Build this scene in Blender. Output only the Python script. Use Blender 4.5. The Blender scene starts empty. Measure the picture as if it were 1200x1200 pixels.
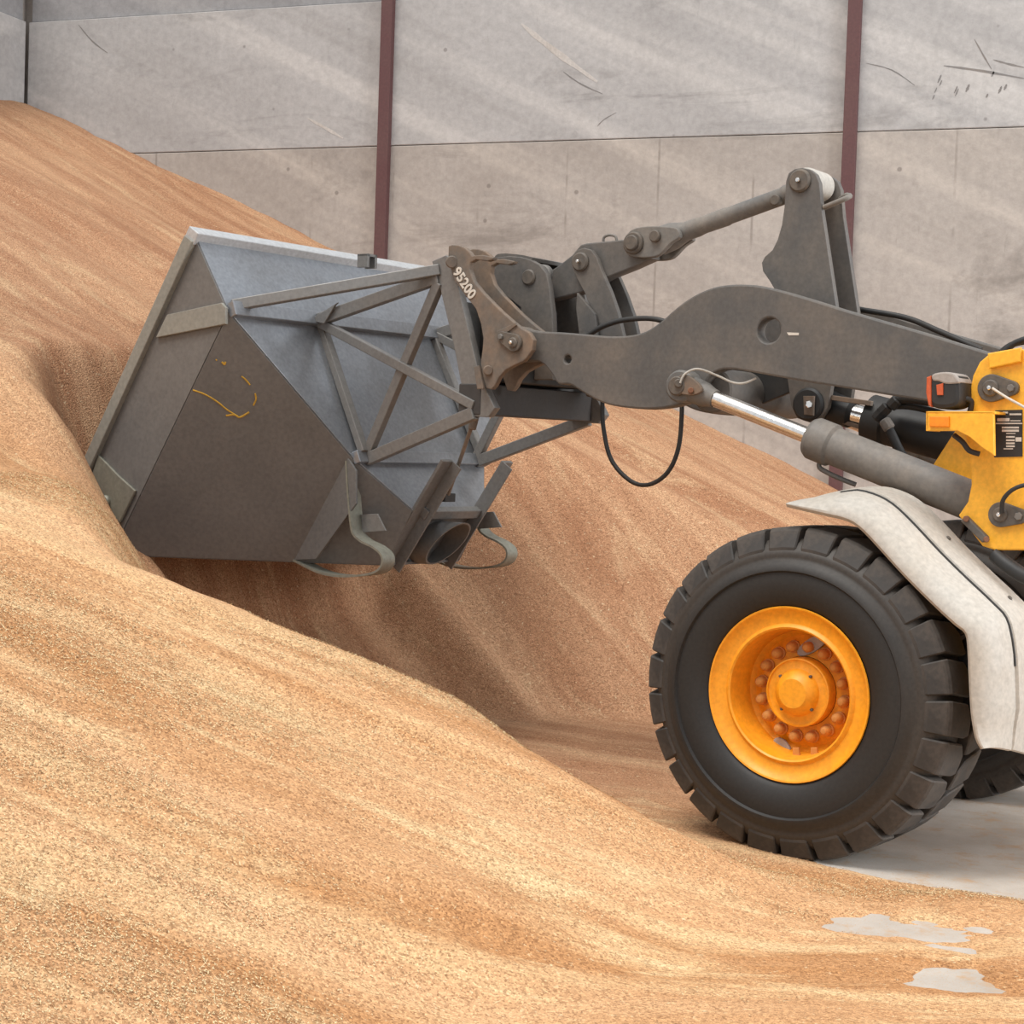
import bpy, bmesh, math
import numpy as np
from mathutils import Vector, Matrix

# ------------------------------------------------------------------ camera
FPX, YAW, PITCH, ROLL, CAMH = 2054.6, 0.3529, 0.0369, 0.0342, 1.8028
cy_, sy_ = math.cos(YAW), math.sin(YAW)
FWD = np.array([-sy_*math.cos(PITCH), cy_*math.cos(PITCH), -math.sin(PITCH)])
r0_ = np.array([cy_, sy_, 0.0]); u0_ = np.cross(r0_, FWD)
RGT = math.cos(ROLL)*r0_+math.sin(ROLL)*u0_
UPV = -math.sin(ROLL)*r0_+math.cos(ROLL)*u0_
EYE = np.array([0, 0, CAMH])
scene = bpy.context.scene
COL = scene.collection
cam_d = bpy.data.cameras.new('camera'); cam = bpy.data.objects.new('camera', cam_d); COL.objects.link(cam)
cam_d.sensor_width = 36.0; cam_d.lens = FPX/1200*36.0; cam_d.clip_end = 200
mw = Matrix.Identity(4)
for i in range(3):
    mw[i][0] = RGT[i]; mw[i][1] = UPV[i]; mw[i][2] = -FWD[i]; mw[i][3] = EYE[i]
cam.matrix_world = mw
scene.camera = cam

# ------------------------------------------------------------------ light
w_ = bpy.data.worlds.new('hall_daylight'); scene.world = w_; w_.use_nodes = True
bg = w_.node_tree.nodes['Background']
bg.inputs[0].default_value = (0.93, 0.96, 1.0, 1); bg.inputs[1].default_value = 0.86
sd = bpy.data.lights.new('sun', 'SUN'); so = bpy.data.objects.new('sun', sd); COL.objects.link(so)
sd.energy = 3.1; sd.angle = math.radians(30); sd.color = (1.0, 0.97, 0.92)
so.rotation_euler = Vector((0.20, 0.42, -1.0)).to_track_quat('-Z', 'Y').to_euler()
so.location = (-3, 2, 12)
# daylight through the hall's open gate, on the side the loader came in from
gd = bpy.data.lights.new('gate_daylight', 'AREA'); go = bpy.data.objects.new('gate_daylight', gd); COL.objects.link(go)
gd.shape = 'RECTANGLE'; gd.size = 6.0; gd.size_y = 5.0; gd.energy = 1500; gd.color = (0.94, 0.97, 1.0)
go.location = (11.0, 9.0, 4.2); go.rotation_euler = Vector((-1.0, 0.02, -0.16)).to_track_quat('-Z', 'Z').to_euler()
scene.view_settings.view_transform = 'Standard'; scene.view_settings.look = 'None'
scene.view_settings.exposure = 0.0; scene.view_settings.gamma = 1.0
scene.view_settings.use_curve_mapping = False

# ------------------------------------------------------------------ frames
PHI = 1.3111; AX = np.array([-1.5159, 7.7604, 0.74]); AZ = 0.74
LW = np.array([math.cos(PHI), math.sin(PHI), 0.0]); LF = np.array([-math.sin(PHI), math.cos(PHI), 0.0])
WC = 1.235            # loader's centre plane, metres in from the near rim
WALLY = 15.5
def ray(x, y): return FWD+RGT*(x-600)/FPX-UPV*(y-600)/FPX
def at(x, y, w):
    """photo pixel -> (forward, up) on the loader's side plane w"""
    d = ray(x, y); t = ((AX-EYE)@LW+w)/(d@LW); P = EYE+t*d-AX
    return (float(P@LF), float(P[2]))
def L(f, u, w): return Vector((w, f, u+AZ))        # loader local coordinates
def atl(x, y, w): f, u = at(x, y, w); return L(f, u, w)
def onplane(x, y, p0, n):
    """pixel -> loader-local point on a local plane"""
    R = np.array([LW, LF, [0, 0, 1]]); d = R@ray(x, y); e = R@(EYE-np.array([AX[0], AX[1], 0]))
    p0 = np.array(p0); n = np.array(n); t = (n@(p0-e))/(n@d); return Vector(e+t*d)

# ------------------------------------------------------------------ materials
def new_mat(name):
    m = bpy.data.materials.new(name); m.use_nodes = True
    nt = m.node_tree; return m, nt, nt.nodes['Principled BSDF']
def nd(nt, typ, **kw):
    n = nt.nodes.new(typ)
    for k, v in kw.items(): setattr(n, k, v)
    return n
def ramp(nt, fac, stops):
    r = nd(nt, 'ShaderNodeValToRGB'); cr = r.color_ramp
    while len(cr.elements) < len(stops): cr.elements.new(0.5)
    for e, (p, c) in zip(cr.elements, stops):
        e.position = p; e.color = (c, c, c, 1) if isinstance(c, (int, float)) else (*c, 1)
    nt.links.new(fac, r.inputs[0]); return r.outputs[0]
def mixc(nt, fac, a, b, mode='MIX'):
    m = nd(nt, 'ShaderNodeMix', data_type='RGBA', blend_type=mode)
    for s, v in ((0, fac), (6, a), (7, b)):
        if isinstance(v, bpy.types.NodeSocket): nt.links.new(v, m.inputs[s])
        else: m.inputs[s].default_value = v if s == 0 else (*v, 1)
    return m.outputs[2]
def noise(nt, vec, scale, detail=4, rough=0.55, dist=0.0):
    n = nd(nt, 'ShaderNodeTexNoise'); n.inputs['Scale'].default_value = scale
    n.inputs['Detail'].default_value = detail; n.inputs['Roughness'].default_value = rough; n.inputs['Distortion'].default_value = dist
    nt.links.new(vec, n.inputs['Vector']); return n.outputs[0]
def coords(nt, scale=(1, 1, 1), rot=(0, 0, 0), loc=(0, 0, 0)):
    tc = nd(nt, 'ShaderNodeTexCoord'); mp = nd(nt, 'ShaderNodeMapping')
    mp.inputs['Scale'].default_value = scale; mp.inputs['Rotation'].default_value = rot; mp.inputs['Location'].default_value = loc
    nt.links.new(tc.outputs['Object'], mp.inputs[0]); return mp.outputs[0]
def bump(nt, bsdf, h, strength, dist):
    b = nd(nt, 'ShaderNodeBump'); b.inputs['Strength'].default_value = strength; b.inputs['Distance'].default_value = dist
    nt.links.new(h, b.inputs['Height']); nt.links.new(b.outputs[0], bsdf.inputs['Normal'])

def paint(name, col, rough=0.45, dust=0.25, dustcol=(0.30, 0.22, 0.15), metal=0.0, spec=0.5, seed=0.0, scale=3.0):
    m, nt, b = new_mat(name)
    v = coords(nt, loc=(seed, seed*1.7, seed*0.3))
    n1 = noise(nt, v, scale, 6, 0.62); n2 = noise(nt, v, 40, 3, 0.6)
    f = ramp(nt, n1, [(0.38, 0.0), (0.72, dust)])
    c = mixc(nt, f, col, dustcol)
    g = ramp(nt, n2, [(0.3, 0.86), (0.7, 1.1)])
    c = mixc(nt, 1.0, c, g, 'MULTIPLY')
    nt.links.new(c, b.inputs['Base Color'])
    rr = ramp(nt, n1, [(0.3, rough), (0.75, min(1, rough+0.25))]); nt.links.new(rr, b.inputs['Roughness'])
    b.inputs['Metallic'].default_value = metal; b.inputs['Specular IOR Level'].default_value = spec
    bump(nt, b, n2, 0.08, 0.004)
    return m
M = {}
M['boom'] = paint('boom_grey_paint', (0.094, 0.089, 0.084), 0.46, 0.45, (0.24, 0.19, 0.145), seed=1)
M['coupler'] = paint('dusty_coupler', (0.135, 0.112, 0.092), 0.62, 0.6, (0.30, 0.185, 0.11), seed=2, scale=6)
M['bucket'] = paint('bucket_steel', (0.135, 0.131, 0.126), 0.40, 0.35, (0.20, 0.175, 0.15), metal=0.12, spec=0.6, seed=3)
M['bucketpanel'] = paint('bucket_sky_lit_steel', (0.32, 0.335, 0.36), 0.28, 0.55, (0.16, 0.148, 0.135), metal=0.7, spec=0.6, seed=4, scale=1.6)  # same steel as the sides, painted paler and bluer for reflected sky
M['frame'] = paint('truss_steel', (0.19, 0.185, 0.178), 0.38, 0.35, (0.19, 0.155, 0.12), metal=0.3, seed=5)
M['darkbeam'] = paint('black_shaded_beam', (0.035, 0.033, 0.033), 0.5, 0.4, (0.09, 0.07, 0.055), seed=27)  # black paint, with the coupler's shade put into the colour
M['rimbar'] = paint('rim_bar_sky_lit_steel', (0.56, 0.57, 0.58), 0.34, 0.3, (0.36, 0.34, 0.31), metal=0.5, seed=26)  # steel colour lightened to carry the sky on its top face
M['rim_edge'] = paint('worn_edge_steel', (0.23, 0.22, 0.19), 0.5, 0.4, (0.27, 0.24, 0.19), seed=6)
M['worn'] = paint('scraped_steel', (0.27, 0.27, 0.22), 0.42, 0.5, (0.16, 0.13, 0.11), metal=0.4, seed=7, scale=9)
M['yellow'] = paint('loader_yellow', (0.92, 0.45, 0.030), 0.38, 0.22, (0.62, 0.27, 0.04), seed=8)
M['rimyellow'] = paint('rim_yellow', (0.88, 0.345, 0.010), 0.40, 0.25, (0.60, 0.24, 0.04), seed=9)
M['nut'] = paint('dusty_nut_yellow', (0.62, 0.25, 0.045), 0.6, 0.5, (0.36, 0.18, 0.08), seed=10, scale=20)
M['rubber'] = paint('tyre_rubber', (0.020, 0.019, 0.018), 0.62, 0.35, (0.075, 0.058, 0.044), seed=11)
def rubber_mat():
    m, nt, b = new_mat('tyre_rubber_dusty')
    tc = nd(nt, 'ShaderNodeTexCoord'); sp = nd(nt, 'ShaderNodeSeparateXYZ'); nt.links.new(tc.outputs['Object'], sp.inputs[0])
    def mth(op, a, bb=None):
        n = nd(nt, 'ShaderNodeMath', operation=op)
        for i, q in enumerate((a, bb)):
            if q is None: continue
            if isinstance(q, bpy.types.NodeSocket): nt.links.new(q, n.inputs[i])
            else: n.inputs[i].default_value = q
        return n.outputs[0]
    z = mth('SUBTRACT', sp.outputs[2], 0.74)
    r = mth('SQRT', mth('ADD', mth('MULTIPLY', sp.outputs[1], sp.outputs[1]), mth('MULTIPLY', z, z)))
    n1 = noise(nt, coords(nt), 5, 5, 0.6); n2 = noise(nt, coords(nt), 60, 3, 0.6)
    r2 = mth('ADD', r, mth('MULTIPLY', mth('SUBTRACT', n1, 0.5), 0.06))
    c = mixc(nt, ramp(nt, r2, [(0.545, 0.06), (0.60, 0.42), (0.70, 0.8)]), (0.013, 0.0125, 0.012), (0.060, 0.049, 0.040))
    c = mixc(nt, 1.0, c, ramp(nt, n2, [(0.3, 0.8), (0.7, 1.2)]), 'MULTIPLY')
    nt.links.new(c, b.inputs['Base Color']); b.inputs['Roughness'].default_value = 0.6
    bump(nt, b, n2, 0.1, 0.003)
    return m
M['rubber'] = rubber_mat()
M['tread'] = paint('tread_rubber', (0.036, 0.032, 0.029), 0.62, 0.7, (0.125, 0.10, 0.08), seed=12, scale=5)
M['fender'] = paint('fender_plastic', (0.44, 0.41, 0.365), 0.55, 0.35, (0.40, 0.33, 0.25), seed=13)
M['black'] = paint('black_part', (0.018, 0.018, 0.018), 0.5, 0.3, (0.07, 0.055, 0.042), seed=14)
M['pin'] = paint('pin_cap', (0.095, 0.082, 0.070), 0.5, 0.5, (0.20, 0.15, 0.105), seed=15, scale=10)
M['chrome'] = paint('chrome_rod', (0.80, 0.78, 0.75), 0.10, 0.1, (0.5, 0.4, 0.3), metal=1.0, seed=16)
M['cyl'] = paint('cylinder_grey', (0.13, 0.125, 0.118), 0.5, 0.6, (0.30, 0.25, 0.20), seed=17)
M['rust'] = paint('rusty_bolt', (0.20, 0.085, 0.045), 0.7, 0.5, (0.30, 0.15, 0.08), seed=18, scale=20)
M['orange'] = paint('orange_lens', (0.95, 0.27, 0.01), 0.25, 0.1, (0.7, 0.25, 0.02), seed=19)
M['redlens'] = paint('red_orange_lens', (0.55, 0.10, 0.03), 0.3, 0.2, (0.45, 0.15, 0.06), seed=20)
M['white'] = paint('white_print', (0.62, 0.57, 0.50), 0.6, 0.2, seed=21)
M['chalk'] = paint('yellow_chalk', (0.52, 0.29, 0.03), 0.8, 0.4, (0.3, 0.2, 0.06), seed=22, scale=30)
M['column'] = paint('oxide_red_steel', (0.105, 0.042, 0.042), 0.6, 0.4, (0.14, 0.085, 0.075), seed=23)
M['greybrake'] = paint('brake_grey', (0.36, 0.32, 0.29), 0.6, 0.3, seed=24)

def concrete(name, base, low, seed):
    m, nt, b = new_mat(name)
    v = coords(nt, loc=(seed, 0, seed))
    big = noise(nt, v, 0.55, 5, 0.6, 0.4)
    c = mixc(nt, ramp(nt, big, [(0.3, 0.0), (0.7, 1.0)]), low, base)
    # old fill lines: pale dusty streaks at the angle of the heap
    vs = coords(nt, scale=(0.16, 1, 2.2), rot=(0, math.radians(-24), 0), loc=(seed, 0, 0))
    vs2 = nd(nt, 'ShaderNodeMapping'); vs2.vector_type = 'POINT'
    tc = nd(nt, 'ShaderNodeTexCoord'); mp = nd(nt, 'ShaderNodeMapping'); mp.inputs['Rotation'].default_value = (0, math.radians(-25), 0)
    nt.links.new(tc.outputs['Object'], mp.inputs[0]); nt.links.new(mp.outputs[0], vs2.inputs[0]); vs2.inputs['Scale'].default_value = (0.12, 1, 2.6)
    st = noise(nt, vs2.outputs[0], 1.1, 5, 0.55)
    c = mixc(nt, ramp(nt, st, [(0.50, 0.0), (0.66, 0.5)]), c, (min(1, base[0]*1.32), min(1, base[1]*1.30), min(1, base[2]*1.26)))
    c = mixc(nt, ramp(nt, st, [(0.28, 0.32), (0.42, 0.0)]), c, (low[0]*0.72, low[1]*0.70, low[2]*0.68))
    # dark smears and scratches
    sm = noise(nt, coords(nt, scale=(0.5, 1, 1.4), loc=(seed*2+3, 0, 1.3)), 0.9, 6, 0.68, 0.8)
    c = mixc(nt, ramp(nt, sm, [(0.57, 0.0), (0.70, 0.65)]), c, (low[0]*0.60, low[1]*0.59, low[2]*0.58))
    sc = noise(nt, coords(nt, scale=(5, 1, 0.8), loc=(seed, 0, 0)), 2.2, 6, 0.7, 0.3)
    c = mixc(nt, ramp(nt, sc, [(0.63, 0.0), (0.70, 0.30)]), c, (low[0]*0.7, low[1]*0.7, low[2]*0.7))
    fine = noise(nt, v, 14, 8, 0.7)
    c = mixc(nt, 1.0, c, ramp(nt, fine, [(0.3, 0.84), (0.7, 1.12)]), 'MULTIPLY')
    # faint formwork lines
    if name == 'concrete_lower_bounce':
        tcx = nd(nt, 'ShaderNodeTexCoord'); sx = nd(nt, 'ShaderNodeSeparateXYZ'); nt.links.new(tcx.outputs['Object'], sx.inputs[0])
        pp_ = nd(nt, 'ShaderNodeMath', operation='PINGPONG'); pp_.inputs[1].default_value = 0.44; nt.links.new(sx.outputs[0], pp_.inputs[0])
        ln_ = ramp(nt, pp_.outputs[0], [(0.006, 0.6), (0.014, 0.0)])
        br_ = ramp(nt, noise(nt, coords(nt, scale=(1.1, 1, 0.9)), 1.3, 4, 0.7), [(0.48, 0.0), (0.6, 1.0)])
        mm = nd(nt, 'ShaderNodeMath', operation='MULTIPLY'); nt.links.new(ln_, mm.inputs[0]); nt.links.new(br_, mm.inputs[1])
        c = mixc(nt, mm.outputs[0], c, (low[0]*0.6, low[1]*0.58, low[2]*0.56))
    # small tie holes and pits
    vo = nd(nt, 'ShaderNodeTexVoronoi'); vo.inputs['Scale'].default_value = 2.6; nt.links.new(v, vo.inputs['Vector'])
    c = mixc(nt, ramp(nt, vo.outputs['Distance'], [(0.040, 0.6), (0.065, 0.0)]), c, (low[0]*0.45, low[1]*0.43, low[2]*0.42))
    nt.links.new(c, b.inputs['Base Color']); b.inputs['Roughness'].default_value = 0.85
    bump(nt, b, fine, 0.25, 0.01)
    return m
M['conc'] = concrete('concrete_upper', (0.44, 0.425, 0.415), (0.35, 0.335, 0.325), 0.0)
M['conc2'] = concrete('concrete_lower_bounce', (0.41, 0.37, 0.335), (0.335, 0.295, 0.262), 4.0)  # warmer than the upper panels: bounced light put into the colour
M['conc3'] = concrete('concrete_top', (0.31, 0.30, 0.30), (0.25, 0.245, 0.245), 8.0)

def floor_mat():
    m, nt, b = new_mat('dusty_concrete_floor')
    v = coords(nt)
    a = noise(nt, v, 1.3, 6, 0.65)
    c = mixc(nt, ramp(nt, a, [(0.35, 0.0), (0.65, 1.0)]), (0.34, 0.295, 0.25), (0.50, 0.455, 0.405))
    d = noise(nt, v, 6, 7, 0.75)
    c = mixc(nt, ramp(nt, d, [(0.52, 0.0), (0.66, 0.65)]), c, (0.42, 0.25, 0.12))
    g = noise(nt, v, 130, 2, 0.6)
    c = mixc(nt, ramp(nt, g, [(0.60, 0.0), (0.66, 0.7)]), c, (0.44, 0.26, 0.115))
    nt.links.new(c, b.inputs['Base Color']); b.inputs['Roughness'].default_value = 0.8
    bump(nt, b, g, 0.2, 0.004)
    return m
M['floor'] = floor_mat()

def grain_mat():
    m, nt, b = new_mat('wheat_grain')
    v = coords(nt)
    # flow bands follow the slope: one direction on the near flank, another on the far one
    tc = nd(nt, 'ShaderNodeTexCoord'); sp = nd(nt, 'ShaderNodeSeparateXYZ'); nt.links.new(tc.outputs['Object'], sp.inputs[0])
    mr = nd(nt, 'ShaderNodeMapRange', interpolation_type='SMOOTHSTEP'); mr.inputs[1].default_value = 6.3; mr.inputs[2].default_value = 8.2
    nt.links.new(sp.outputs[1], mr.inputs[0]); side = mr.outputs[0]
    def band(sx, sy, scale, det, dist, off):
        res = []
        for rot in (-19.0, 17.0):
            mp = nd(nt, 'ShaderNodeMapping'); mp.inputs['Rotation'].default_value = (0, 0, math.radians(rot)); nt.links.new(tc.outputs['Object'], mp.inputs[0])
            q = nd(nt, 'ShaderNodeMapping'); q.inputs['Scale'].default_value = (sx, sy, 0.1); q.inputs['Location'].default_value = (off, off*0.7, 0)
            nt.links.new(mp.outputs[0], q.inputs[0]); res.append(noise(nt, q.outputs[0], scale, det, 0.6, dist))
        mx = nd(nt, 'ShaderNodeMix', data_type='FLOAT'); nt.links.new(side, mx.inputs[0]); nt.links.new(res[0], mx.inputs[2]); nt.links.new(res[1], mx.inputs[3])
        return mx.outputs[0]
    b1 = band(0.25, 1.3, 1.0, 5, 0.5, 3.1); b2 = band(0.45, 3.6, 1.0, 6, 0.6, 9.2); b3 = band(0.7, 2.4, 1.6, 6, 0.9, 1.7)
    base = mixc(nt, ramp(nt, b1, [(0.38, 0.0), (0.60, 1.0)]), (0.44, 0.222, 0.095), (0.60, 0.360, 0.195))
    base = mixc(nt, ramp(nt, b2, [(0.50, 0.0), (0.64, 0.75)]), base, (0.67, 0.450, 0.250))
    base = mixc(nt, ramp(nt, b3, [(0.55, 0.0), (0.66, 0.70)]), base, (0.66, 0.470, 0.270))
    base = mixc(nt, ramp(nt, b2, [(0.30, 0.45), (0.42, 0.0)]), base, (0.34, 0.16, 0.062))
    fr = nd(nt, 'ShaderNodeMapRange', interpolation_type='SMOOTHSTEP'); fr.inputs[1].default_value = 7.2; fr.inputs[2].default_value = 9.2; fr.inputs[4].default_value = 0.88
    nt.links.new(sp.outputs[1], fr.inputs[0])
    plain = mixc(nt, ramp(nt, b2, [(0.36, 0.0), (0.64, 1.0)]), (0.315, 0.150, 0.080), (0.455, 0.258, 0.150))  # redder grain with little chaff; its darkness also paints the far bank's shade
    plain = mixc(nt, ramp(nt, b3, [(0.55, 0.0), (0.66, 0.45)]), plain, (0.54, 0.36, 0.215))
    base = mixc(nt, fr.outputs[0], base, plain)
    # single grains
    vo = nd(nt, 'ShaderNodeTexVoronoi'); vo.inputs['Scale'].default_value = 135.0; nt.links.new(v, vo.inputs['Vector'])
    sep = nd(nt, 'ShaderNodeSeparateColor'); nt.links.new(vo.outputs['Color'], sep.inputs[0])
    gc = ramp(nt, sep.outputs[0], [(0.0, (0.58, 0.52, 0.46)), (0.35, (0.92, 0.90, 0.86)), (0.75, (1.08, 1.06, 1.02)), (1.0, (1.35, 1.38, 1.36))])
    base = mixc(nt, 1.0, base, gc, 'MULTIPLY')
    hus = noise(nt, v, 42, 3, 0.7); 
    base = mixc(nt, ramp(nt, hus, [(0.62, 0.0), (0.70, 0.55)]), base, (0.80, 0.66, 0.42))
    base = mixc(nt, ramp(nt, hus, [(0.30, 0.4), (0.37, 0.0)]), base, (0.30, 0.17, 0.075))
    nt.links.new(base, b.inputs['Base Color']); b.inputs['Roughness'].default_value = 0.75
    b.inputs['Specular IOR Level'].default_value = 0.25
    inv = ramp(nt, vo.outputs['Distance'], [(0.0, 1.0), (0.8, 0.0)])
    bump(nt, b, inv, 0.75, 0.006)
    return m
M['grain'] = grain_mat()

# ------------------------------------------------------------------ mesh helpers
def link(o, parent=None):
    COL.objects.link(o)
    if parent is not None: o.parent = parent
    return o
def mesh_obj(name, verts, faces, mat, parent=None, smooth=False, bevel=0.0, seg=2, angle=35):
    me = bpy.data.meshes.new(name); me.from_pydata([tuple(v) for v in verts], [], faces); me.update()
    return finish(name, me, mat, parent, smooth, bevel, seg, angle)
def finish(name, me, mat, parent=None, smooth=False, bevel=0.0, seg=2, angle=35):
    bm = bmesh.new(); bm.from_mesh(me); bmesh.ops.remove_doubles(bm, verts=bm.verts, dist=1e-5)
    bmesh.ops.recalc_face_normals(bm, faces=bm.faces); bm.to_mesh(me); bm.free()
    me.materials.append(M[mat] if isinstance(mat, str) else mat)
    if smooth:
        me.polygons.foreach_set('use_smooth', [True]*len(me.polygons))
        me.set_sharp_from_angle(angle=math.radians(angle))
    o = bpy.data.objects.new(name, me); link(o, parent)
    if bevel > 0:
        md = o.modifiers.new('bevel', 'BEVEL'); md.width = bevel; md.segments = seg; md.limit_method = 'ANGLE'; md.angle_limit = math.radians(30)
    return o
def spline(pts, n=6, closed=False):
    """Catmull-Rom through the points"""
    out = []; m = len(pts); P = [np.array(p, float) for p in pts]
    rng = range(m) if closed else range(m-1)
    for i in rng:
        if closed: a, b, c, d = P[(i-1) % m], P[i], P[(i+1) % m], P[(i+2) % m]
        else: a, b, c, d = P[max(i-1, 0)], P[i], P[i+1], P[min(i+2, m-1)]
        for k in range(n):
            t = k/n
            out.append(0.5*((2*b)+(-a+c)*t+(2*a-5*b+4*c-d)*t*t+(-a+3*b-3*c+d)*t**3))
    if not closed: out.append(P[-1])
    return [tuple(p) for p in out]
def circle(c, r, n=20): return [(c[0]+r*math.cos(2*math.pi*i/n), c[1]+r*math.sin(2*math.pi*i/n)) for i in range(n)]
def plate(name, outline, w0, w1, mat, parent, bevel=0.004, holes=()):
    """flat plate with outline in (forward, up), thick from w0 to w1"""
    cu = bpy.data.curves.new(name, 'CURVE'); cu.dimensions = '2D'; cu.fill_mode = 'BOTH'
    for pts in [outline]+list(holes):
        sp = cu.splines.new('POLY'); sp.points.add(len(pts)-1); sp.use_cyclic_u = True
        for p, q in zip(sp.points, pts): p.co = (q[0], q[1], 0, 1)
    t = abs(w1-w0); cu.extrude = max(1e-4, t/2-bevel); cu.bevel_depth = bevel; cu.bevel_resolution = 1
    cu.offset = -bevel
    tmp = bpy.data.objects.new('tmp', cu); COL.objects.link(tmp)
    dg = bpy.context.evaluated_depsgraph_get(); me = bpy.data.meshes.new_from_object(tmp.evaluated_get(dg)); me.name = name
    bpy.data.objects.remove(tmp); bpy.data.curves.remove(cu)
    wm = (w0+w1)/2
    for v in me.vertices: x, y, z = v.co; v.co = (z+wm, x, y+AZ)
    me.materials.clear()
    o = finish(name, me, mat, parent, True, angle=25)
    for p in o.data.polygons:
        if abs(p.normal.x) > 0.99: p.use_smooth = False
    return o
def pxplate(name, pts, w0, w1, mat, parent, smooth=0, bevel=0.004, holes=()):
    o = [at(x, y, w0) for x, y in pts]
    if smooth: o = spline(o, smooth, True)
    return plate(name, o, w0, w1, mat, parent, bevel, holes)
def box_pts(c, sx, sy, sz):
    v = [(c[0]+a*sx/2, c[1]+b*sy/2, c[2]+d*sz/2) for a in (-1, 1) for b in (-1, 1) for d in (-1, 1)]
    return v, [(0, 1, 3, 2), (4, 6, 7, 5), (0, 4, 5, 1), (2, 3, 7, 6), (0, 2, 6, 4), (1, 5, 7, 3)]
def box(name, c, s, mat, parent=None, bevel=0.004):
    v, f = box_pts(c, *s); return mesh_obj(name, v, f, mat, parent, bevel=bevel)
def bar(name, a, b, wa, wb, mat, parent, hint=(1, 0, 0), bevel=0.004):
    """square bar from a to b: wa across the hint direction, wb across the other"""
    a = Vector(a); b = Vector(b); d = (b-a).normalized(); h = Vector(hint); s = (h-d*h.dot(d)).normalized(); t = d.cross(s)
    v = []
    for p in (a, b):
        for i, j in ((-1, -1), (1, -1), (1, 1), (-1, 1)): v.append(p+s*i*wa/2+t*j*wb/2)
    f = [(0, 1, 2, 3), (7, 6, 5, 4)]+[(i, i+4, (i+1) % 4+4, (i+1) % 4) for i in range(4)]
    return mesh_obj(name, v, f, mat, parent, bevel=bevel)
def lathe_mesh(name, prof, axis='w', n=48, origin=(0, 0, 0), d=None, close=False):
    """profile [(along, radius)] about an axis through origin; d = axis direction"""
    d = Vector(d).normalized(); o = Vector(origin)
    s = d.orthogonal().normalized(); t = d.cross(s)
    v = []; f = []; k = len(prof)
    for i in range(n):
        an = 2*math.pi*i/n; e = s*math.cos(an)+t*math.sin(an)
        for x, r in prof: v.append(o+d*x+e*r)
    m = k if close else k-1
    for i in range(n):
        for j in range(m):
            a = i*k+j; b = i*k+(j+1) % k; c = ((i+1) % n)*k+(j+1) % k; e = ((i+1) % n)*k+j
            f.append((a, b, c, e))
    return v, f
def lathe(name, prof, origin, d, mat, parent, n=48, angle=30, close=False):
    v, f = lathe_mesh(name, prof, n=n, origin=origin, d=d, close=close)
    me = bpy.data.meshes.new(name); me.from_pydata([tuple(p) for p in v], [], f)
    bm = bmesh.new(); bm.from_mesh(me); bmesh.ops.remove_doubles(bm, verts=bm.verts, dist=1e-6)
    bmesh.ops.dissolve_degenerate(bm, edges=bm.edges, dist=1e-6); bm.to_mesh(me); bm.free()
    return finish(name, me, mat, parent, True, angle=angle)
def cyl(name, a, b, r, mat, parent, n=28, ch=0.006):
    a = Vector(a); b = Vector(b); l = (b-a).length; ch = min(ch, r*0.4, l*0.4)
    return lathe(name, [(0, 0), (0, r-ch), (ch, r), (l-ch, r), (l, r-ch), (l, 0)], a, b-a, mat, parent, n)
def tube(name, pts, r, mat, parent, n=8, sm=6):
    P = [Vector(p) for p in (spline(pts, sm) if sm else pts)]; v = []; f = []
    ref = Vector((0.31, 0.17, 0.93))
    for i, p in enumerate(P):
        d = (P[min(i+1, len(P)-1)]-P[max(i-1, 0)]).normalized(); s = (ref-d*ref.dot(d))
        s = s.normalized() if s.length > 0.05 else d.orthogonal().normalized(); t = d.cross(s); ref = s
        for k in range(n): an = 2*math.pi*k/n; v.append(p+s*r*math.cos(an)+t*r*math.sin(an))
    for i in range(len(P)-1):
        for k in range(n): f.append((i*n+k, i*n+(k+1) % n, (i+1)*n+(k+1) % n, (i+1)*n+k))
    f.append(tuple(range(n))[::-1]); f.append(tuple(range((len(P)-1)*n, len(P)*n)))
    return mesh_obj(name, v, f, mat, parent, True, angle=50)
def strap(name, prof, w0, w1, th, mat, parent):
    """bent flat bar: path in (forward, up), width along w"""
    P = [np.array(p) for p in prof]; v = []; f = []; n = len(P)
    for i, p in enumerate(P):
        d = P[min(i+1, n-1)]-P[max(i-1, 0)]; d = d/np.linalg.norm(d); nn = np.array([-d[1], d[0]])
        for s, w in ((-1, w0), (1, w0), (1, w1), (-1, w1)):
            q = p+nn*s*th/2; v.append(L(q[0], q[1], w))
    for i in range(n-1):
        for k in range(4): f.append((i*4+k, i*4+(k+1) % 4, (i+1)*4+(k+1) % 4, (i+1)*4+k))
    f.append((0, 1, 2, 3)); f.append(((n-1)*4+3, (n-1)*4+2, (n-1)*4+1, (n-1)*4))
    return mesh_obj(name, v, f, mat, parent, True, angle=40)
def sheet(name, pts, th, mat, parent, bevel=0.002):
    """planar (or nearly) polygon sheet given thickness along its normal"""
    P = [Vector(p) for p in pts]; n = Vector((0, 0, 0))
    for i in range(len(P)): n += (P[i]-P[0]).cross(P[(i+1) % len(P)]-P[0])
    n.normalize(); k = len(P)
    v = [p+n*th/2 for p in P]+[p-n*th/2 for p in P]
    f = [tuple(range(k)), tuple(range(2*k-1, k-1, -1))]+[(i, i+k, (i+1) % k+k, (i+1) % k) for i in range(k)]
    return mesh_obj(name, v, f, mat, parent, bevel=bevel)
def tag(o, label=None, cat=None, group=None, kind=None):
    if label: o['label'] = label
    if cat: o['category'] = cat
    if group: o['group'] = group
    if kind: o['kind'] = kind
    return o
def empty(name, loc, rz=0.0):
    o = bpy.data.objects.new(name, None); COL.objects.link(o); o.location = loc; o.rotation_euler = (0, 0, rz); o.empty_display_size = 0.3
    return o
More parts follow.
